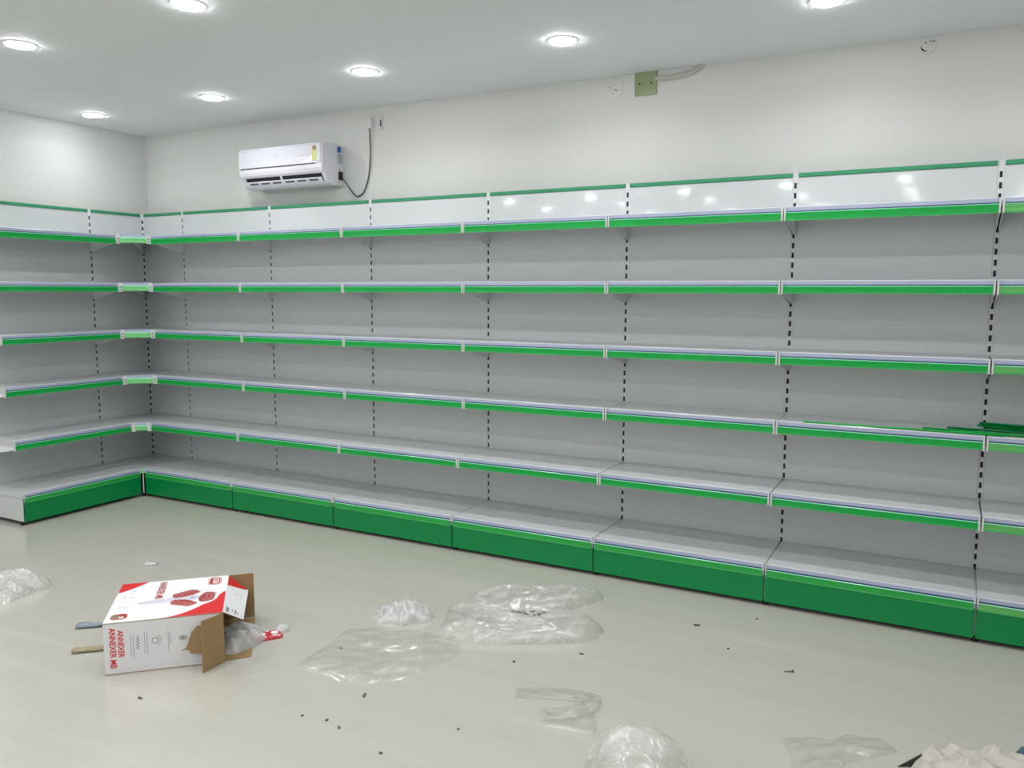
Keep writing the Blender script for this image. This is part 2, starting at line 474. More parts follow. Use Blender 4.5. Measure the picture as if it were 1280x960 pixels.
# corner unit
cu = empty('corner_shelving_unit', (0, 0, 0), 0, 'white inner corner shelving unit with short pale green strips set diagonally', 'shelving unit')
add_upright(cu, .006, -.006, -math.pi / 4 + math.pi / 2 if False else math.radians(45))
add_upright(cu, 0, -CU, math.pi / 2)
g = .0118
for (zz0, zz1, nm) in ((.05, 1.925, 'back_panel'), (1.927, ZT - .020, 'header_panel')):
    MB().box(.014, CU - g, 0, .014, zz0, zz1).build(nm, M['panel'], cu, bevel=.001)
    MB().box(-.014, 0, -CU + g, -.014, zz0, zz1).build(nm, M['panel'], cu, bevel=.001)
rail = [(.016, ZT - .022), (-.003, ZT - .022), (-.006, ZT - .018), (-.006, ZT - .004), (-.002, ZT), (.016, ZT)]
MB().profx(rail, .022, CU - g - .004).build('top_rail', M['cap'], cu)
MB().prism(rail, -CU + g + .004, -.022, lambda p, q, t: (-p, t, q)).build('top_rail', M['cap'], cu)
for k, (z, d) in enumerate(SHELF):
    zt = z + .012
    s = MB().profz([(.002, -.002), (CU - .003, -.002), (CU - .003, -d), (d, -CU + .003), (.002, -CU + .003)], -.004, 0)
    A_ = Vector((CU - .003, -d, 0)); B_ = Vector((d, -CU + .003, 0))
    L = (A_ - B_).length
    # local frame of the diagonal front: x from B to A, outward = (1,-1)
    Mx = Matrix.Translation(B_) @ Matrix.Rotation(math.atan2((A_ - B_).y, (A_ - B_).x), 4, 'Z')
    lip = MB().box(0, L, -.002, .001, -.058, .003, 1).xf(Mx)
    n0 = len(s.v); s.v += lip.v; s.f += [tuple(i + n0 for i in f) for f in lip.f]; s.m += lip.m
    so = s.build('shelf', [M['shelf'], M['lip']], cu)
    so.location = (0, 0, zt + (.003 if k < 4 else 0))
    so2 = so
    wclip = min(.024, L * .2)
    st = strip_mb(wclip, L - wclip, .002, -.020, .038).xf(Mx).build('price_strip', [M['green_corner'], M['green_hi'], M['green_hi'], M['green_corner']], so2)
    st['label'] = 'short pale green price strip'
    for xa in (0.001, L - wclip):
        MB().profx([(0, .002), (-.010, .002), (-.012, -.03), (-.010, -.064), (0, -.064)], xa, xa + wclip - .002).xf(Mx).build('end_clip', M['clip'], so2)
        if k < 4:
            MB().cyl((xa + wclip / 2, -.011, -.028), (0, -1, 0), .006, .003, 12).cyl((xa + wclip / 2, -.011, -.048), (0, -1, 0), .005, .003, 12).xf(Mx).build('screw', M['screw'], so2)
    # diagonal bracket from the corner post
    Mb = Matrix.Rotation(math.radians(45), 4, 'Z')
    dd_ = ((A_ + B_) / 2).length - .02
    bracket_mb(-.001, dd_).xf(Mb).build('bracket', M['bracket'], so2)
d = DB
dk = MB().profz([(.002, -.002), (CU - .003, -.002), (CU - .003, -d), (d, -CU + .003), (.002, -CU + .003)], ZD - .004, ZD).build('base_deck', M['shelf'], cu)
Mx = Matrix.Translation((d, -CU + .003, 0)) @ Matrix.Rotation(math.radians(45), 4, 'Z')
MB().box(.002, .024, -.006, .001, ZD - .03, ZD + .004).xf(Mx).build('corner_clip', M['green_corner'], cu)
MB().box(.010, .016, -.004, .0, .03, ZD - .034).xf(Mx).build('corner_post', M['post'], cu)
add_foot(cu, CU - .02, -CU + .02)

# loose green price strips lying on the fourth shelf (right end)
zs = .8814 + .012 + .0035
def loose_strip(p0, p1, z0, z1, w_, label, green='green', l=None):
    p0 = Vector(p0); p1 = Vector(p1); dv = (p1 - p0)
    L = dv.length; t = math.atan2(dv.y, dv.x)
    mb = MB(); n = 14
    for i in range(n):
        xa, xb = L * i / n, L * (i + 1) / n
        za = z0 + (z1 - z0) * i / n; zb = z0 + (z1 - z0) * (i + 1) / n
        sag = lambda q: -.0015 * math.sin(math.pi * q / L)
        a, b = za + sag(xa), zb + sag(xb)
        # shallow C section
        for (ya, ha, yb, hb) in ((0, .005, .004, 0), (.004, 0, w_ - .004, 0), (w_ - .004, 0, w_, .005)):
            mb.face([(xa, ya, a + ha), (xb, ya, b + ha), (xb, yb, b + hb), (xa, yb, a + hb)])
    o = mb.build('loose_price_strip', M[green])
    o.location = (p0.x, p0.y, 0); o.rotation_euler = (0, 0, t)
    so = o.modifiers.new('solid', 'SOLIDIFY'); so.thickness = .0016; so.offset = 1
    return tag(o, label, 'price strip', 'loose green strips on the right end of the shelving')
loose_strip((5.08, -.285), (5.93, -.272), zs, zs + .001, .030, 'single thin loose green strip reaching farthest left along the fourth shelf edge', 'green')
loose_strip((5.60, -.240), (6.48, -.262), zs + .004, zs + .004, .032, 'loose green strip starting just left of the slotted post, under the thick pile')
loose_strip((5.70, -.205), (6.58, -.215), zs + .009, zs + .010, .032, 'middle loose green strip lying between the long one and the thick pile', 'kick')
loose_strip((5.845, -.175), (6.70, -.190), zs + .016, zs + .012, .036, 'bottom green strip of the thick pile lying right of the slotted post', 'kick')
loose_strip((5.82, -.165), (6.66, -.210), zs + .024, zs + .019, .036, 'middle green strip of the thick pile lying right of the slotted post')
loose_strip((5.83, -.160), (6.64, -.180), zs + .034, zs + .026, .038, 'top green strip of the thick pile lying right of the slotted post', 'kick')

# ---------------------------------------------------------------- air conditioner
X0, X1 = 1.195, 1.955
ac = empty('air_conditioner', ((X0 + X1) / 2, YW, 2.24), 0, 'white wall mounted split air conditioner unit with open outlet louvre', 'air conditioner')
hw = (X1 - X0) / 2
def acl(y, z): return (y - YW, z - 2.24)
prof = [acl(YW, 2.512), acl(-.085, 2.515), acl(-.108, 2.508), acl(-.116, 2.49), acl(-.120, 2.42), acl(-.120, 2.345), acl(-.114, 2.325),
        acl(-.098, 2.308), acl(-.070, 2.262), acl(-.050, 2.246), acl(0, 2.240), acl(YW, 2.246)]
body = MB().profx(prof, -hw, hw).build('casing', M['ac'], ac, bevel=.006)
MB().profx([acl(-.112, 2.510), acl(-.121, 2.49), acl(-.126, 2.42), acl(-.126, 2.376), acl(-.110, 2.376)], -hw + .004, hw - .012).build('front_panel', M['ac_panel'], ac, bevel=.003)
MB().box(-hw + .02, hw - .06, -.1222 - YW, -.118 - YW, 2.3705 - 2.24, 2.376 - 2.24).build('panel_gap', M['ac_dark'], ac)
# outlet: dark recess across the slanted lower front
a = Vector((-.0995 - YW, 2.3085 - 2.24)); b = Vector((-.0705 - YW, 2.2625 - 2.24))
nrm = Vector((-(b.y - a.y), (b.x - a.x))).normalized()
if nrm.x > 0: nrm = -nrm
def q2(s, o): p = a.lerp(b, s) + nrm * o; return (p.x, p.y)
MB().profx([q2(-.05, .0008), q2(.95, .0008), q2(.95, -.004), q2(-.05, -.004)], -hw + .045, hw - .025).build('air_outlet', M['ac_dark'], ac)
vane = MB().profx([q2(.40, .006), q2(.45, .011), q2(1.05, .007), q2(1.05, .003)], -hw + .050, hw - .030)
vo = vane.build('louvre', M['ac'], ac)
for i in range(6):
    xa = -hw + .075 + i * .106 + (.012 if i > 2 else 0)
    MB().profx([q2(.58, .0112), q2(.82, .0098), q2(.82, .0085), q2(.58, .0098)], xa, xa + .078).build('louvre_slot', M['ac_slot'], vo)
MB().profx([q2(-.1, .002), q2(-.1, .008), q2(.9, .012), q2(.9, .002)], -.008, .008).build('louvre_support', M['ac'], ac)
# stickers
def quad_yz(x, y0, y1, z0, z1): return MB().box(x, x + .0006, y0 - YW, y1 - YW, z0 - 2.24, z1 - 2.24)
quad_yz(hw, .035, .075, 2.462, 2.502).build('blue_sticker', M['sticker_blue'], ac)
quad_yz(hw, .038, .085, 2.425, 2.455).build('grey_sticker', M['sticker_grey'], ac)
quad_yz(hw, .040, .090, 2.385, 2.420).build('grey_sticker', M['sticker_grey'], ac)
quad_yz(hw, .040, .088, 2.4215, 2.4235).build('sticker_line', M['ink_dark'], ac)
for zz in (2.35, 2.338, 2.315, 2.29):
    quad_yz(hw, .05, .066, zz, zz + .006).build('rating_mark', M['ink_grey'], ac)
fs = MB().profx([acl(-.1222, 2.488), acl(-.1228, 2.488), acl(-.1272, 2.42), acl(-.1272, 2.392), acl(-.1262, 2.392), acl(-.1262, 2.42)], hw - .082, hw - .040)
fs.build('energy_sticker', M['sticker_yellow'], ac)
MB().cyl((hw - .061, -.1225 - YW, 2.474 - 2.24), (0, -1, .08), .017, .0022, 20).build('round_sticker', M['ink_tan'], ac)
MB().box(-.045, .015, -.1266 - YW, -.1255 - YW, 2.440 - 2.24, 2.446 - 2.24).build('maker_mark', M['ink_lgrey'], ac)
cx = (X0 + X1) / 2
cord_pts = [(1.957, .060, 2.292), (1.975, .062, 2.288), (2.01, .080, 2.235), (2.055, .090, 2.178), (2.085, .092, 2.168), (2.135, .092, 2.200),
            (2.175, .092, 2.30), (2.192, .090, 2.42), (2.196, .085, 2.52), (2.200, .078, 2.605)]
tube('power_cord', [(x - cx, y - YW, z - 2.24) for x, y, z in cord_pts], .0042, M['cord'], ac)
MB().box(hw, hw + .012, .045 - YW, .075 - YW, 2.28 - 2.24, 2.335 - 2.24).build('cord_grommet', M['ac_dark'], ac)

# wall socket with plug
so = empty('wall_socket', (2.243, YW, 2.637), 0, 'white wall socket with a plug, right of the air conditioner near the ceiling', 'socket')
MB().box(-.052, .052, -.012, 0, -.045, .048).build('face_plate', M['wall'], so, bevel=.003)
MB().box(-.055, -.018, -.045, -.012, -.032, .032).build('plug', M['post'], so, bevel=.004)
MB().box(.040, .046, -.018, -.012, -.026, .016).build('switch', M['core'], so)

# olive plate and conduit
pl = empty('wall_plate', (4.114, YW, 2.679), 0, 'olive green glossy square cover plate with two screws on the wall by the ceiling', 'wall plate')
MB().box(-.063, .063, -.012, 0, -.063, .0625).build('cover', M['olive'], pl, bevel=.002)
for s in (-1, 1):
    MB().cyl((s * .034, -.012, 0), (0, -1, 0), .0055, .002, 14).build('plate_screw', M['core'], pl)
cd = tube('conduit_pipe', [(4.170, .098, 2.702), (4.23, .098, 2.698), (4.31, .098, 2.700), (4.37, .098, 2.710), (4.41, .098, 2.728), (4.435, .098, 2.745)], .016, M['plaster'])
tag(cd, 'grey plastered conduit pipe bending from the olive plate up into the ceiling', 'conduit')
j1 = empty('round_junction_cover', (3.926, YW, 2.672), 0, 'flush round white junction cover just left of the olive plate', 'junction cover')
MB().cyl((0, 0, 0), (0, -1, 0), .056, .0035, 32).build('cover', M['wall'], j1, bevel=.001)
for (dx, dz, w_) in ((-.030, .012, .006), (-.022, .006, .006), (-.002, -.006, .012), (.012, -.010, .010), (-.018, .028, .004), (-.008, -.024, .004)):
    MB().box(dx, dx + w_, -.0045, -.003, dz, dz + .004).build('knockout_hole', M['core'], j1)
j2 = empty('round_junction_box', (5.519, YW, 2.694), 0, 'small round white junction box with open dark crescent near the right end of the wall', 'junction cover')
MB().cyl((0, 0, 0), (0, -1, 0), .036, .006, 28).build('cover', M['wall'], j2, bevel=.001)
cres = MB(); n = 10
for i in range(n):
    a0 = math.radians(170 + 115 * i / n); a1 = math.radians(170 + 115 * (i + 1) / n)
    w0 = .006 * math.sin(math.pi * i / n) + .001; w1 = .006 * math.sin(math.pi * (i + 1) / n) + .001
    pt = lambda a_, r_: (r_ * math.cos(a_) - .006, -.0065, r_ * math.sin(a_))
    cres.face([pt(a0, .024), pt(a1, .024), pt(a1, .024 - w1), pt(a0, .024 - w0)])
cres.build('open_gap', M['core'], j2)
for (dx, dz) in ((-.012, .014), (.010, .018), (.022, .018)):
    MB().box(dx, dx + .007, -.0075, -.006, dz, dz + .005).build('knockout_hole', M['core'], j2)

# ---------------------------------------------------------------- carton
ANG = math.radians(44.2)
bx = empty('cardboard_box', (2.795, -2.445, 0), ANG, 'white and red printed fan carton lying open on its side on the floor', 'box')
BL, BW, BH, TH = .450, .458, .215, .004
# open tube: four walls plus closed left end; outside printed, inside brown
def wall_box(mb, x0, x1, y0, y1, z0, z1, outer):
    """outer = index of the printed face: 0 bottom 1 top 2 near 3 right 4 far 5 left"""
    n = len(mb.f); mb.box(x0, x1, y0, y1, z0, z1, 0); mb.m[n + outer] = 1
wb = MB(); wall_box(wb, 0, BL, 0, TH, TH, BH - TH, 2); wb.build('near_wall', [M['card'], M['box_grey']], bx)
wb = MB(); wall_box(wb, 0, BL, BW - TH, BW, TH, BH - TH, 4); wb.build('far_wall', [M['card'], M['box_white']], bx)
wb = MB(); wall_box(wb, 0, BL, 0, BW, BH - TH, BH, 1); wb.build('top_wall', [M['card'], M['box_white']], bx)
wb = MB(); wall_box(wb, 0, BL, 0, BW, 0.0005, TH, 0); wb.build('bottom_wall', [M['card'], M['box_grey']], bx)
wb = MB(); wall_box(wb, 0, TH, TH, BW - TH, TH, BH - TH, 5); wb.build('end_wall', [M['card'], M['box_white']], bx)
# near flap, folded outwards and back
FL = .112
fa = math.radians(226)
dx_, dy_ = math.cos(fa), math.sin(fa)
px_, py_ = -dy_ * TH, dx_ * TH
mbf = MB()
mbf.prism([(0, .003), (FL, .000), (FL, BH + .002), (0, BH - .002)], 0, 1, lambda p, q, t: (BL + dx_ * p + px_ * t, dy_ * p + py_ * t, q))
mbf.build('near_flap', M['card'], bx)
# far flap, straight on
MB().prism([(0, .003), (FL, .003), (FL, BH), (0, BH)], 0, TH, lambda p, q, t: (BL + p * .98, BW - t + p * .03, q)).build('far_flap', M['card'], bx)
# bottom flap on the floor
MB().prism([(BL, .008), (BL + FL - .006, .022), (BL + FL, BW - .02), (BL, BW - .008)], .0006, TH, lambda p, q, t: (p, q, t)).build('bottom_flap', M['card'], bx)
# top flap hangs down
ta = math.radians(40)
tf = MB()
n0 = len(tf.f)
tf.prism([(0, .004), (FL * .9, .062), (FL, BW - .02), (0, BW - .004)], 0, TH, lambda p, q, t: (BL + p * math.cos(ta) - t * math.sin(ta), q, BH - p * math.sin(ta) - t * math.cos(ta)))
tf.m = [0, 0, 0, 0, 1, 0] if len(tf.f) == 6 else tf.m
tfo = tf.build('top_flap', [M['card'], M['box_white']], bx)
def on_top_flap(p, q, h=.0006): return (BL + p * math.cos(ta) + h * math.sin(ta), q, BH - p * math.sin(ta) + h * math.cos(ta))
MB().face([on_top_flap(.002, BW - .006), on_top_flap(.002, BW - .13), on_top_flap(.10, BW - .040), on_top_flap(.105, BW - .022)]).build('red_print', M['ink_red'], tfo)
random.seed(4)
for i, (pp, q0, q1) in enumerate(((.045, .25, .30), (.06, .27, .32), (.03, .30, .34), (.075, .26, .31))):
    MB().face([on_top_flap(pp, q0), on_top_flap(pp + .003, q0), on_top_flap(pp + .003, q1), on_top_flap(pp, q1)]).build('fine_print', M['ink_lgrey'], tfo)
for i, (pp, q0, q1, wd) in enumerate(((.012, .03, .085, .016), (.04, .055, .095, .005), (.055, .055, .11, .008), (.070, .065, .10, .004), (.086, .07, .09, .004))):
    MB().face([on_top_flap(pp, q0), on_top_flap(pp + wd, q0), on_top_flap(pp + wd, q1), on_top_flap(pp, q1)]).build('dark_print', M['ink_grey'], tfo)
# torn inner tab sticking out by the near flap
MB().prism([(.288, .080), (.305, .084), (.312, .100), (.330, .150), (.352, .178), (.41, .178), (.41, .060), (.325, .062), (.318, .078)], 0, .004,
           lambda p, q, t: (p, -.014 - t - (p - .288) * .12, q)).build('torn_tab', M['card'], bx)

# print: thin ink shapes
def text(body, size, M4, mat_, parent, name='printed_text', bold=0.0, sx=1.0):
    cu_ = bpy.data.curves.new(name, 'FONT'); cu_.body = body; cu_.size = size; cu_.offset = bold
    cu_.align_x = 'CENTER'; cu_.align_y = 'CENTER'; cu_.extrude = .0001
    tmp = bpy.data.objects.new('tmp', cu_); COL.objects.link(tmp)
    dg = bpy.context.evaluated_depsgraph_get(); dg.update()
    me = bpy.data.meshes.new_from_object(tmp.evaluated_get(dg))
    bpy.data.objects.remove(tmp); bpy.data.curves.remove(cu_)
    me.transform(M4 @ Matrix.Diagonal((sx, 1, 1, 1)))
    me.materials.clear(); me.materials.append(mat_)
    o = bpy.data.objects.new(name, me); COL.objects.link(o); o.parent = parent
    return o
def frame(o, xd, yd):
    xd, yd = Vector(xd), Vector(yd); zd = xd.cross(yd)
    return Matrix(((xd.x, yd.x, zd.x, o[0]), (xd.y, yd.y, zd.y, o[1]), (xd.z, yd.z, zd.z, o[2]), (0, 0, 0, 1)))
topf = BH + .0005
# the fronts read down the face: text x towards the viewer / the floor, letters' tops to the right
text('ANNEXER MB', .042, frame((.175, .335, topf), (0, -1, 0), (1, 0, 0)), M['ink_dred'], bx, bold=.0012, sx=.82)
text('ANNEXER', .030, frame((.062, -.0005, .125), (0, 0, -1), (1, 0, 0)), M['ink_red'], bx, bold=.0007, sx=.82)
text('ANNEXER MB', .032, frame((.032, -.0005, .110), (0, 0, -1), (1, 0, 0)), M['ink_red'], bx, bold=.0007, sx=.85)
def flat(pts, m_, nm, par=None, h=topf): return MB().face([(x, y, h) for x, y in pts]).build(nm, m_, par or bx)
def arc(c, r, a0, a1, n=24, ry=None):
    ry = ry or r
    return [(c[0] + r * math.cos(math.radians(a0 + (a1 - a0) * i / n)), c[1] + ry * math.sin(math.radians(a0 + (a1 - a0) * i / n))) for i in range(n + 1)]
# red corners
flat([(.0005, BW - .0005), (.0005, BW - .115)] + [(.0005 + .11 * t, BW - .115 + .115 * t ** 1.3) for t in [i / 10 for i in range(1, 11)]], M['ink_red'], 'red_print')
rc = [(BL - .0005, .0005), (BL - .0005, .25)]
for i in range(13):
    t = i / 12; rc.append((BL - .012 - .23 * t, .0005 + .24 * (1 - math.sin(math.pi / 2 * t) ** .8)))
flat(rc, M['ink_red'], 'red_print')
# fan picture
FC = (.315, .205)
fan = flat(arc(FC, .108, 0, 359), M['ink_lgrey'], 'fan_print', h=topf + .0001)
flat(arc(FC, .104, 0, 359), M['box_white'], 'cage_print', h=topf + .0002)
cl = arc(FC, .106, -110, 70)
ci = arc(FC, .092, 70, -110)
flat([(.10, .183), (.10, .20), (.15, .215), (.28, .235), (.30, .18), (.16, .178)], M['ink_lgrey'], 'stand_print', h=topf + .0003)
def blade(a, r0, r1, wa):
    pts = []
    for i in range(13):
        t = i / 12; pts.append((FC[0] + (r0 + (r1 - r0) * t) * math.cos(math.radians(a + wa * .5 * math.sin(math.pi * t * .85) + 6 * t)), FC[1] + (r0 + (r1 - r0) * t) * math.sin(math.radians(a + wa * .5 * math.sin(math.pi * t * .85) + 6 * t))))
    for i in range(13):
        t = 1 - i / 12; pts.append((FC[0] + (r0 + (r1 - r0) * t) * math.cos(math.radians(a - wa * .5 * math.sin(math.pi * t * .85) + 6 * t)), FC[1] + (r0 + (r1 - r0) * t) * math.sin(math.radians(a - wa * .5 * math.sin(math.pi * t * .85) + 6 * t))))
    return pts
for a_ in (-10, 115, 235):
    flat(blade(a_, .014, .101, 104), M['ink_fan'], 'blade_print', h=topf + .0004)
for rr in (.062, .080, .094):
    ring = MB()
    p0 = arc(FC, rr, 0, 360, 40); p1 = arc(FC, rr - .0016, 0, 360, 40)
    for i in range(40): ring.face([(*p0[i], topf + .0005), (*p0[i + 1], topf + .0005), (*p1[i + 1], topf + .0005), (*p1[i], topf + .0005)])
    ring.build('cage_ring_print', M['ink_lgrey'], bx)
ring = MB(); p0 = arc(FC, .108, 0, 360, 40); p1 = arc(FC, .104, 0, 360, 40)
for i in range(40): ring.face([(*p0[i], topf + .0006), (*p0[i + 1], topf + .0006), (*p1[i + 1], topf + .0006), (*p1[i], topf + .0006)])
ring.build('cage_rim_print', M['ink_white'], bx)
flat(arc(FC, .030, 0, 359), M['ink_lgrey'], 'hub_print', h=topf + .0006)
flat(arc(FC, .008, 0, 359), M['ink_grey'], 'hub_centre_print', h=topf + .0007)
# emblem top right, badge bottom left
def rrect(cx_, cy_, w_, h_, r_):
    pts = []
    for (sx, sy, a0) in ((1, 1, 0), (-1, 1, 90), (-1, -1, 180), (1, -1, 270)):
        pts += arc((cx_ + sx * (w_ / 2 - r_), cy_ + sy * (h_ / 2 - r_)), r_, a0, a0 + 90, 6)
    return pts
flat(rrect(.395, .395, .056, .100, .022), M['ink_red'], 'emblem_print')
flat(rrect(.395, .395, .049, .093, .019), M['ink_white'], 'emblem_print', h=topf + .0001)
flat(rrect(.395, .395, .044, .088, .017), M['ink_dred'], 'emblem_print', h=topf + .0002)
text('UTEN', .034, frame((.397, .395, topf + .0003), (0, -1, 0), (1, 0, 0)), M['ink_white'], bx, name='emblem_text', bold=.001, sx=.85)
flat(rrect(.050, .060, .062, .060, .02), M['ink_dred'], 'badge_print')
flat(rrect(.036, .060, .028, .048, .012), M['ink_tan'], 'badge_print', h=topf + .0001)
flat(rrect(.060, .050, .020, .016, .004), M['ink_white'], 'badge_print', h=topf + .0002)
for (x, y, w_, h_) in ((.055, .345, .020, .014), (.030, .275, .012, .018), (.058, .268, .020, .010), (.030, .215, .040, .006), (.028, .155, .016, .016), (.050, .150, .018, .014), (.115, .150, .014, .006), (.135, .138, .012, .008)):
    flat([(x, y), (x + w_, y), (x + w_, y + h_), (x, y + h_)], M['ink_lgrey'], 'icon_print')
# near side: columns of small print and line icons
random.seed(7)
def small_col(x, z0, z1):
    mb = MB(); z = z1
    while z > z0:
        l = random.uniform(.004, .011)
        mb.box(x, x + .0022, -.0006, 0, max(z - l, z0), z); z -= l + .0022
    mb.build('fine_print', M['ink_grey'], bx)
for x, z0, z1 in ((.098, .070, .155), (.108, .055, .160), (.150, .075, .165), (.159, .070, .160), (.238, .080, .160), (.246, .105, .150), (.325, .11, .150), (.332, .12, .145)):
    small_col(x, z0, z1)
for (x, z, r_) in ((.190, .125, .013),):
    rg = MB(); p0 = arc((x, z), r_, 0, 360, 24); p1 = arc((x, z), r_ - .002, 0, 360, 24)
    for i in range(24): rg.face([(p0[i][0], -.0006, p0[i][1]), (p0[i + 1][0], -.0006, p0[i + 1][1]), (p1[i + 1][0], -.0006, p1[i + 1][1]), (p1[i][0], -.0006, p1[i][1])])
    for k in range(-2, 3):
        a_ = math.radians(k * 28)
        c0 = Vector((x, z)) + Vector((math.cos(a_), math.sin(a_))) * .018; c1 = Vector((x, z)) + Vector((math.cos(a_), math.sin(a_))) * .026
        nn = Vector((-math.sin(a_), math.cos(a_))) * .001
        rg.face([(p.x, -.0006, p.y) for p in (c0 + nn, c1 + nn, c1 - nn, c0 - nn)])
    rg.build('bulb_icon_print', M['ink_dark'], bx)
rr0 = rrect(.295, .125, .030, .018, .008); rr1 = rrect(.295, .125, .026, .014, .006)
rg = MB()
for i in range(len(rr0)):
    j = (i + 1) % len(rr0)
    rg.face([(rr0[i][0], -.0006, rr0[i][1]), (rr0[j][0], -.0006, rr0[j][1]), (rr1[j][0], -.0006, rr1[j][1]), (rr1[i][0], -.0006, rr1[i][1])])
rg.box(.288, .302, -.0006, 0, .122, .128)
rg.build('remote_icon_print', M['ink_dark'], bx)
# cursive flourish
sq = MB()
pp = [Vector((.125 + .005 * math.sin(i * 1.1), .150 - .0022 * i)) for i in range(26)]
for i in range(25):
    d_ = (pp[i + 1] - pp[i]).normalized(); nn = Vector((-d_.y, d_.x)) * .0009
    sq.face([(p.x, -.0006, p.y) for p in (pp[i] + nn, pp[i + 1] + nn, pp[i + 1] - nn, pp[i] - nn)])
sq.build('cursive_print', M['ink_dark'], bx)
for x in (.09, .155, .215, .27, .335):
    rg = MB(); p0 = arc((x, .028), .008, 200, 330, 10); p1 = arc((x, .028), .0068, 200, 330, 10)
    for i in range(10): rg.face([(p0[i][0], -.0006, p0[i][1]), (p0[i + 1][0], -.0006, p0[i + 1][1]), (p1[i + 1][0], -.0006, p1[i + 1][1]), (p1[i][0], -.0006, p1[i][1])])
    rg.build('icon_print', M['ink_grey'], bx)

# ---------------------------------------------------------------- crumpled films
def catmull(pts, n):
    P = [Vector(p) for p in pts]; k = len(P); out = []
    for i in range(k):
        p0, p1, p2, p3 = P[i - 1], P[i], P[(i + 1) % k], P[(i + 2) % k]
        for s in range(n):
            t = s / n
            out.append(0.5 * ((2 * p1) + (-p0 + p2) * t + (2 * p0 - 5 * p1 + 4 * p2 - p3) * t * t + (-p0 + 3 * p1 - 3 * p2 + p3) * t ** 3))
    return out

def crumple(name, outline, h, seed, mat_, label, cat, power=2.6, crease=.35, rings=22, seg=7, ridge=12.0, hfun=None, jag=.004, z0=0.0015, parent=None, ang=.6, st=2.4):
    """closed crumpled skin over an outline on the floor; height profile x creases"""
    loop = catmull(outline, seg)
    c = Vector((0, 0))
    for p in loop: c += p
    c /= len(loop)
    off = Vector((seed * 3.7, seed * 1.3, seed * .77))
    n = len(loop)
    mb = MB()
    def hh(p, r):
        prof = max(0, 1 - r ** power) ** .6
        ca, sa = math.cos(ang), math.sin(ang)
        q = Vector(((p.x * ca + p.y * sa) * ridge / st, (-p.x * sa + p.y * ca) * ridge, 0)) + off
        n1 = 1 - abs(noise.noise(q))*2.2
        n2 = 1 - abs(noise.noise(q * 2.3 + off)) * 2.2
        n3 = noise.noise(Vector((p.x * 4, p.y * 4, 0)) + off)
        f = (1 - crease) + crease * (.55 * n1 + .35 * n2) + .35 * n3
        g_ = hfun(p) if hfun else 1
        return max(.0004, h * prof * max(.12, f) * g_)
    for side in (0,):
        base = len(mb.v)
        mb.v.append((0, 0, (hh(c, 0) + z0) if side == 0 else z0 * .6))
        for r_i in range(1, rings + 1):
            r = r_i / rings
            for p in loop:
                q = c.lerp(p, r)
                w2 = noise.noise(Vector((q.x * 26, q.y * 26, 3)) + off) * jag
                w3 = noise.noise(Vector((q.x * 26, q.y * 26, 9)) + off) * jag
                z = (hh(q, r) + z0) if side == 0 else z0 * .6
                if r_i == rings: z = z0
                mb.v.append((q.x + w2 - c.x, q.y + w3 - c.y, z))
        for i in range(n):
            j = (i + 1) % n
            mb.f.append((base, base + 1 + i, base + 1 + j)); mb.m.append(0)
            for r_i in range(rings - 1):
                a0 = base + 1 + r_i * n; a1 = a0 + n
                mb.f.append((a0 + i, a1 + i, a1 + j, a0 + j)); mb.m.append(0)
    o = mb.build(name, mat_, parent, smooth=True)
    o.location = (c.x, c.y, 0)
    if label: tag(o, label, cat)
    return o

BG = 'plastic bag'
crumple('plastic_bag', [(1.18, -2.26), (1.411, -2.215), (1.68, -2.213), (1.672, -2.11), (1.656, -2.019), (1.662, -1.951), (1.60, -1.90), (1.50, -1.92), (1.44, -2.00), (1.33, -2.07), (1.18, -2.12)],
        .10, 1, M['film_milky'], 'crumpled milky plastic bag at the left edge of the floor', BG, crease=.6)
crumple('plastic_bag', [(3.364, -1.467), (3.428, -1.507), (3.486, -1.476), (3.547, -1.484), (3.584, -1.423), (3.63, -1.387), (3.605, -1.315), (3.544, -1.299), (3.478, -1.27), (3.400, -1.28), (3.375, -1.33), (3.339, -1.40)],
        .10, 2, M['film_white'], 'small shiny crumpled plastic bag standing up behind the flat clear bag', BG, power=4.0, crease=.55, ridge=13, jag=.006, ang=-.9,
        hfun=lambda p: .55 + .5 * math.exp(-((p.x - 3.51) ** 2 + (p.y + 1.38) ** 2) / .007) + .25 * math.exp(-((p.x - 3.40) ** 2 + (p.y + 1.39) ** 2) / .003))
crumple('plastic_bag', [(3.406, -2.012), (3.539, -2.028), (3.668, -2.035), (3.772, -2.008), (3.849, -1.914), (3.909, -1.747), (3.933, -1.607), (3.876, -1.502), (3.759, -1.489), (3.609, -1.491), (3.476, -1.523), (3.402, -1.604), (3.35, -1.642), (3.382, -1.798)],
        .022, 3, M['film'], 'flat clear plastic bag spread out right of the carton', BG, power=6, crease=.8, ridge=7)
crumple('plastic_bag', [(3.753, -1.492), (3.829, -1.499), (3.958, -1.476), (4.085, -1.417), (4.265, -1.31), (4.366, -1.236), (4.39, -1.12), (4.34, -1.04), (4.25, -1.02), (4.12, -1.12), (3.99, -1.23), (3.857, -1.26), (3.706, -1.234), (3.63, -1.215), (3.668, -1.31)],
        .085, 4, M['film_milky'], 'large puffy clear plastic bag, front one of the long pair', BG, power=3.6, crease=.35, ridge=8)
mk = MB(); random.seed(3)
bagA = bpy.data.objects['plastic_bag.003']
bpy.context.evaluated_depsgraph_get().update()
def on_bag(x, y):
    hit, co, no_, _ = bagA.ray_cast(Vector((x - bagA.location.x, y - bagA.location.y, .3)), Vector((0, 0, -1)))
    return Vector((x - bagA.location.x, y - bagA.location.y, (co.z if hit else .06) + .005))
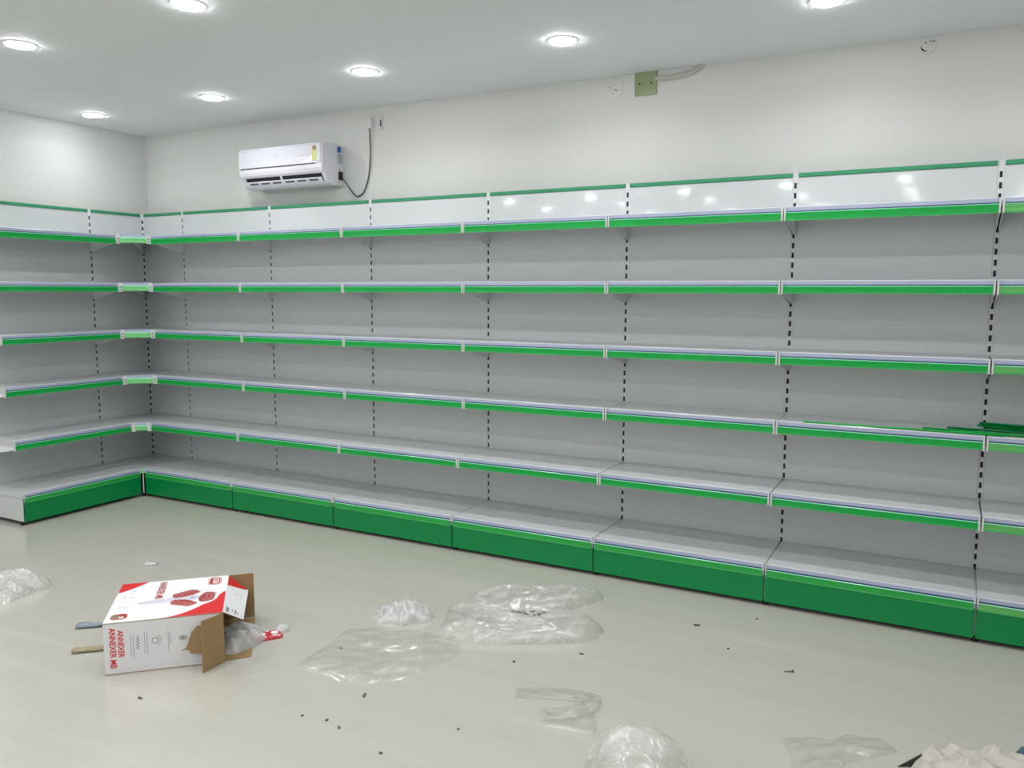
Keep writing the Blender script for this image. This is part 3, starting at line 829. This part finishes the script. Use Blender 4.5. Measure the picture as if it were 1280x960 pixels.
for i in range(13):
    ax, ay = 4.005 + .010 * i + random.uniform(-.004, .004), -1.285 + .006 * i + random.uniform(-.010, .010)
    bx_, by_ = ax + random.uniform(.010, .022), ay + random.uniform(-.006, .012)
    a_, b_ = on_bag(ax, ay), on_bag(bx_, by_)
    d_ = (b_ - a_).normalized(); nn = Vector((-d_.y, d_.x, 0)) * .0042
    mk.face([a_ + nn, b_ + nn, b_ - nn, a_ - nn])
mk.build('ink_marks', M['ink_dark'], bagA)
crumple('plastic_bag', [(3.645, -1.038), (3.761, -1.14), (3.90, -1.16), (4.00, -1.10), (4.113, -1.00), (4.187, -0.863), (4.235, -0.752), (4.201, -0.671), (4.131, -0.70), (3.996, -0.75), (3.863, -0.84), (3.748, -0.93)],
        .08, 5, M['film_milky'], 'long puffy clear plastic bag, rear one of the long pair nearest the shelving', BG, power=3.6, crease=.4, ridge=9)
crumple('plastic_bag', [(4.72, -2.10), (4.797, -2.20), (4.9, -2.26), (5.018, -2.22), (5.07, -2.10), (5.05, -1.99), (4.99, -1.93), (4.91, -1.95), (4.83, -1.99), (4.76, -2.03)],
        .13, 6, M['film_milky'], 'round domed milky plastic bag cut by the bottom edge', BG, power=2.4, crease=.18, ridge=7, ang=-.3)
crumple('plastic_bag', [(5.253, -1.65), (5.301, -1.735), (5.329, -1.873), (5.405, -1.902), (5.46, -1.76), (5.477, -1.690), (5.562, -1.60), (5.613, -1.54), (5.555, -1.487), (5.504, -1.496), (5.453, -1.5), (5.409, -1.565), (5.359, -1.575), (5.311, -1.602)],
        .032, 7, M['film'], 'thin clear plastic bag left of the crumpled paper heap at bottom right', BG, power=4, crease=.8, ridge=9)

# folded band of clear film: a flat ribbon that turns back on itself
def ribbon(name, path, w_, mat_, label, cat):
    P = [Vector(p) for p in path]; pts = []
    for i in range(len(P) - 1):
        p0 = P[max(i - 1, 0)]; p1 = P[i]; p2 = P[i + 1]; p3 = P[min(i + 2, len(P) - 1)]
        for s in range(14):
            t = s / 14
            pts.append(0.5 * ((2 * p1) + (-p0 + p2) * t + (2 * p0 - 5 * p1 + 4 * p2 - p3) * t * t + (-p0 + 3 * p1 - 3 * p2 + p3) * t ** 3))
    pts.append(P[-1])
    c = sum(pts, Vector((0, 0, 0))) / len(pts); c.z = 0
    mb = MB(); rows = 9
    for i, p in enumerate(pts):
        d_ = pts[min(i + 1, len(pts) - 1)] - pts[max(i - 1, 0)]; d_.z = 0; d_.normalize()
        nn = Vector((-d_.y, d_.x, 0))
        for k in range(rows):
            s = (k / (rows - 1) - .5)
            q = p + nn * w_ * s - c
            z = p.z + .009 * (abs(noise.noise(Vector((q.x * 22, q.y * 22, p.z * 40 + 5)))) + .25 * math.cos(s * 6))
            mb.v.append((q.x, q.y, max(.001, z)))
    for i in range(len(pts) - 1):
        for k in range(rows - 1):
            a_ = i * rows + k
            mb.f.append((a_, a_ + 1, a_ + rows + 1, a_ + rows)); mb.m.append(0)
    o = mb.build(name, mat_, None, smooth=True); o.location = c
    s_ = o.modifiers.new('solid', 'SOLIDIFY'); s_.thickness = .0006
    return tag(o, label, cat)
ribbon('plastic_film', [(4.30, -1.79, .002), (4.40, -1.745, .004), (4.50, -1.71, .006), (4.575, -1.72, .012), (4.585, -1.80, .018), (4.53, -1.865, .014), (4.46, -1.895, .010)], .085, M['film'],
       'folded strip of clear plastic film between the long bags and the domed bag', 'plastic film')
crumple('plastic_film_scrap', [(4.50, -1.95), (4.59, -1.945), (4.672, -1.924), (4.66, -1.85), (4.61, -1.79), (4.56, -1.83)], .012, 9, M['film'],
        'small square end of clear film beside the folded film strip', 'plastic film', power=6, rings=12)

# crumpled paper heap at the bottom right with things in it
crumple('crumpled_paper_heap', [(5.644, -1.80), (5.665, -1.60), (5.69, -1.55), (5.74, -1.53), (5.80, -1.50), (5.88, -1.47), (5.97, -1.46), (6.05, -1.50), (6.05, -1.70), (5.90, -1.90), (5.74, -1.90)],
        .13, 11, M['paper'], 'crumpled off-white paper heap at the bottom right corner', 'paper', power=3.6, crease=.5, ridge=10, jag=.008, st=1.3)
sp = MB()
leaf = [(0, 0, .002), (.012, .03, .02), (.020, .075, .055), (.020, .12, .085), (.004, .085, .066), (-.006, .03, .025)]
sp.prism([(-.03, 0), (.03, .0), (.042, .02), (.046, .045), (.028, .034), (.0, .018)], 0, .004, lambda p, q, t: (p, t, q))
o = sp.build('dark_green_plastic_piece', M['dkgreen'], None, bevel=.001)
o.location = (5.645, -1.622, .0005); o.rotation_euler = (0, 0, math.radians(28))
tag(o, 'dark green curved plastic piece standing left of the paper heap', 'plastic piece')
bm_ = MB().cyl((0, 0, 0), (0, 0, 1), .022, .055, 20).cyl((0, 0, .055), (0, 0, 1), .016, .01, 20)
o = bm_.build('teal_bottle_cap', M['teal'], None, smooth=False, bevel=.004)
o.location = (5.965, -1.475, .040); o.rotation_euler = (0.6, 0.3, 0)
tag(o, 'teal blue plastic cap lying in the right side of the paper heap', 'plastic piece')

# things by the carton
Mc = bx.matrix_basis
def bpos(u_, v_, z_=0): return Matrix.Rotation(ANG, 4, 'Z') @ Vector((u_, v_, z_)) + Vector((2.795, -2.445, 0))
gb = [bpos(u_, v_).xy for u_, v_ in ((.40, .10), (.45, .06), (.51, .06), (.57, .12), (.62, .20), (.61, .30), (.54, .34), (.46, .33), (.40, .24))]
o = crumple('grey_plastic_bag', gb, .088, 12, M['film_grey'], 'grey translucent crumpled bag spilling out of the carton', BG, power=2.2, crease=.8, ridge=14, z0=.006, st=1.6, jag=.008)
# red sachet
sa_c = Vector((3.098, -1.862, 0)); sa_a = math.radians(56)
def sp_(x, y): x, y = x * .86, y * .86; return (sa_c.x + x * math.cos(sa_a) - y * math.sin(sa_a), sa_c.y + x * math.sin(sa_a) + y * math.cos(sa_a))
rp = [sp_(-.070, -.030), sp_(-.04, -.042), sp_(.045, -.042), sp_(.068, -.025), sp_(.068, .03), sp_(.04, .044), sp_(-.045, .040), sp_(-.072, .022)]
sac = crumple('red_sachet', rp, .020, 13, M['wrapper'], 'red foil sachet with white dots lying right of the carton', 'wrapper', power=5, crease=.15, rings=12, ridge=12, z0=.002)
dgs = bpy.context.evaluated_depsgraph_get(); dgs.update()
for (x, y, r_) in ((-.034, -.004, .0165), (.030, -.002, .0165), (-.05, .028, .005), (.0, .026, .006), (.05, .028, .005)):
    wx_, wy_ = sp_(x, y)
    hit, co, no_, _ = sac.ray_cast(Vector((wx_ - sac.location.x, wy_ - sac.location.y, .2)), Vector((0, 0, -1)))
    z_ = co.z if hit else .02
    MB().cyl((wx_ - sac.location.x, wy_ - sac.location.y, z_ - .002), (no_.x * .6, no_.y * .6, 1), r_, .0036, 18).build('white_dot', M['ink_white'], sac)
for x in (-.040, -.022, .020, .034, .048):
    wx_, wy_ = sp_(x, -.031)
    hit, co, no_, _ = sac.ray_cast(Vector((wx_ - sac.location.x, wy_ - sac.location.y, .2)), Vector((0, 0, -1)))
    MB().box(-.006, .006, -.003, .003, -.002, .0014).xf(Matrix.Translation((wx_ - sac.location.x, wy_ - sac.location.y, (co.z if hit else .01))) @ Matrix.Rotation(sa_a, 4, 'Z')).build('white_letter', M['ink_white'], sac)
crumple('sachet_clear_end', [(v[0] - 0, v[1]) for v in ((3.085, -1.815), (3.115, -1.83), (3.135, -1.79), (3.12, -1.75), (3.09, -1.755), (3.075, -1.78))], .03, 14, M['film_grey'], 'small clear scrap of film behind the red sachet', 'plastic film', rings=8)
# scraps left of the carton
def scrap(name, p0, p1, w0, w1, z, m_, label, cat, seed):
    p0 = Vector((*p0, z)); p1 = Vector((*p1, z)); d_ = (p1 - p0).normalized(); nn = Vector((-d_.y, d_.x, 0)); mb = MB(); k = 12
    for i in range(k + 1):
        t = i / k; c_ = p0.lerp(p1, t) - p0; w_ = w0 + (w1 - w0) * t
        for j in range(5):
            s = j / 4 - .5
            zz = .004 + .012 * abs(noise.noise(Vector((i * .5, j * .9, seed)))) + .010 * (1 - 4 * s * s)
            mb.v.append(tuple(c_ + nn * w_ * s + Vector((0, 0, zz))))
    for i in range(k):
        for j in range(4):
            a_ = i * 5 + j; mb.f.append((a_, a_ + 1, a_ + 6, a_ + 5)); mb.m.append(0)
    o = mb.build(name, m_, None, smooth=True); o.location = (p0.x, p0.y, .0005)
    s_ = o.modifiers.new('solid', 'SOLIDIFY'); s_.thickness = .003; s_.offset = -1
    return tag(o, label, cat)
scrap('blue_film_scrap', (2.255, -2.20), (2.40, -2.09), .050, .012, 0, M['blue_scrap'], 'pale blue scrap of film behind the closed end of the carton', 'scrap', 3)
scrap('tape_scrap', (2.485, -2.375), (2.60, -2.27), .034, .026, 0, M['tan_scrap'], 'rolled tan tape scrap sticking out left of the carton', 'scrap', 8)
scrap('paper_scrap', (1.785, -1.472), (1.845, -1.440), .05, .04, 0, M['film_white'], 'small pale film scrap lying flat on the floor behind the carton', 'scrap', 5)

# little dark bits on the floor
def chip(seed, l, w_):
    rnd = random.Random(seed); mb = MB(); k = 8
    for side in (0, 1):
        pass
    lp = [(l * .5 * math.cos(2 * math.pi * i / k) * rnd.uniform(.7, 1.1), w_ * .5 * math.sin(2 * math.pi * i / k) * rnd.uniform(.6, 1.2)) for i in range(k)]
    mb.prism(lp, 0, .004, lambda p, q, t: (p, q + p * p * 14 * (rnd.random() * 0 + .6), t))
    return mb
chips = [((3.075, -2.501), .026, .010, 'dark oval scrap on the floor in front of the carton'),
         ((3.801, -2.290), .016, .010, None), ((3.873, -2.309), .022, .008, None), ((3.702, -2.308), .012, .010, None),
         ((3.805, -2.084), .034, .012, 'largest dark chip on the floor, just in front of the flat clear bag'),
         ((4.388, -1.360), .018, .008, 'dark chip on the floor in front of the right end of the long bags'),
         ((4.247, -2.118), .012, .007, None), ((4.100, -2.369), .016, .012, None),
         ((4.962, -0.621), .016, .008, 'dark chip on the floor close to the white gap between two kick plates'),
         ((4.921, -1.009), .013, .010, None), ((4.735, -0.829), .034, .016, 'brown chip on the floor midway between the long bags and the shelving'),
         ((4.170, -1.560), .016, .012, None), ((3.455, -1.800), .018, .010, None), ((3.719, -0.780), .012, .008, None)]
for i, (p, l, w_, lab) in enumerate(chips):
    o = chip(i, l, w_).build('debris_chip', M['debris'])
    o.location = (p[0], p[1], .0003); o.rotation_euler = (0, 0, i * 1.3)
    tag(o, lab or 'tiny dark chip of packing debris lying loose on the pale floor', 'debris', 'dark bits scattered on the floor')
sc_ = MB().cyl((0, 0, .003), (1, 0, 0), .0022, .034, 10).cyl((.034, 0, .003), (1, 0, 0), .006, .003, 12)
o = sc_.build('floor_screw', M['debris']); o.location = (5.175, -1.125, .003); o.rotation_euler = (0, 0, .55)
tag(o, 'small dark screw lying on the floor at the right, in front of the kick plates', 'screw')
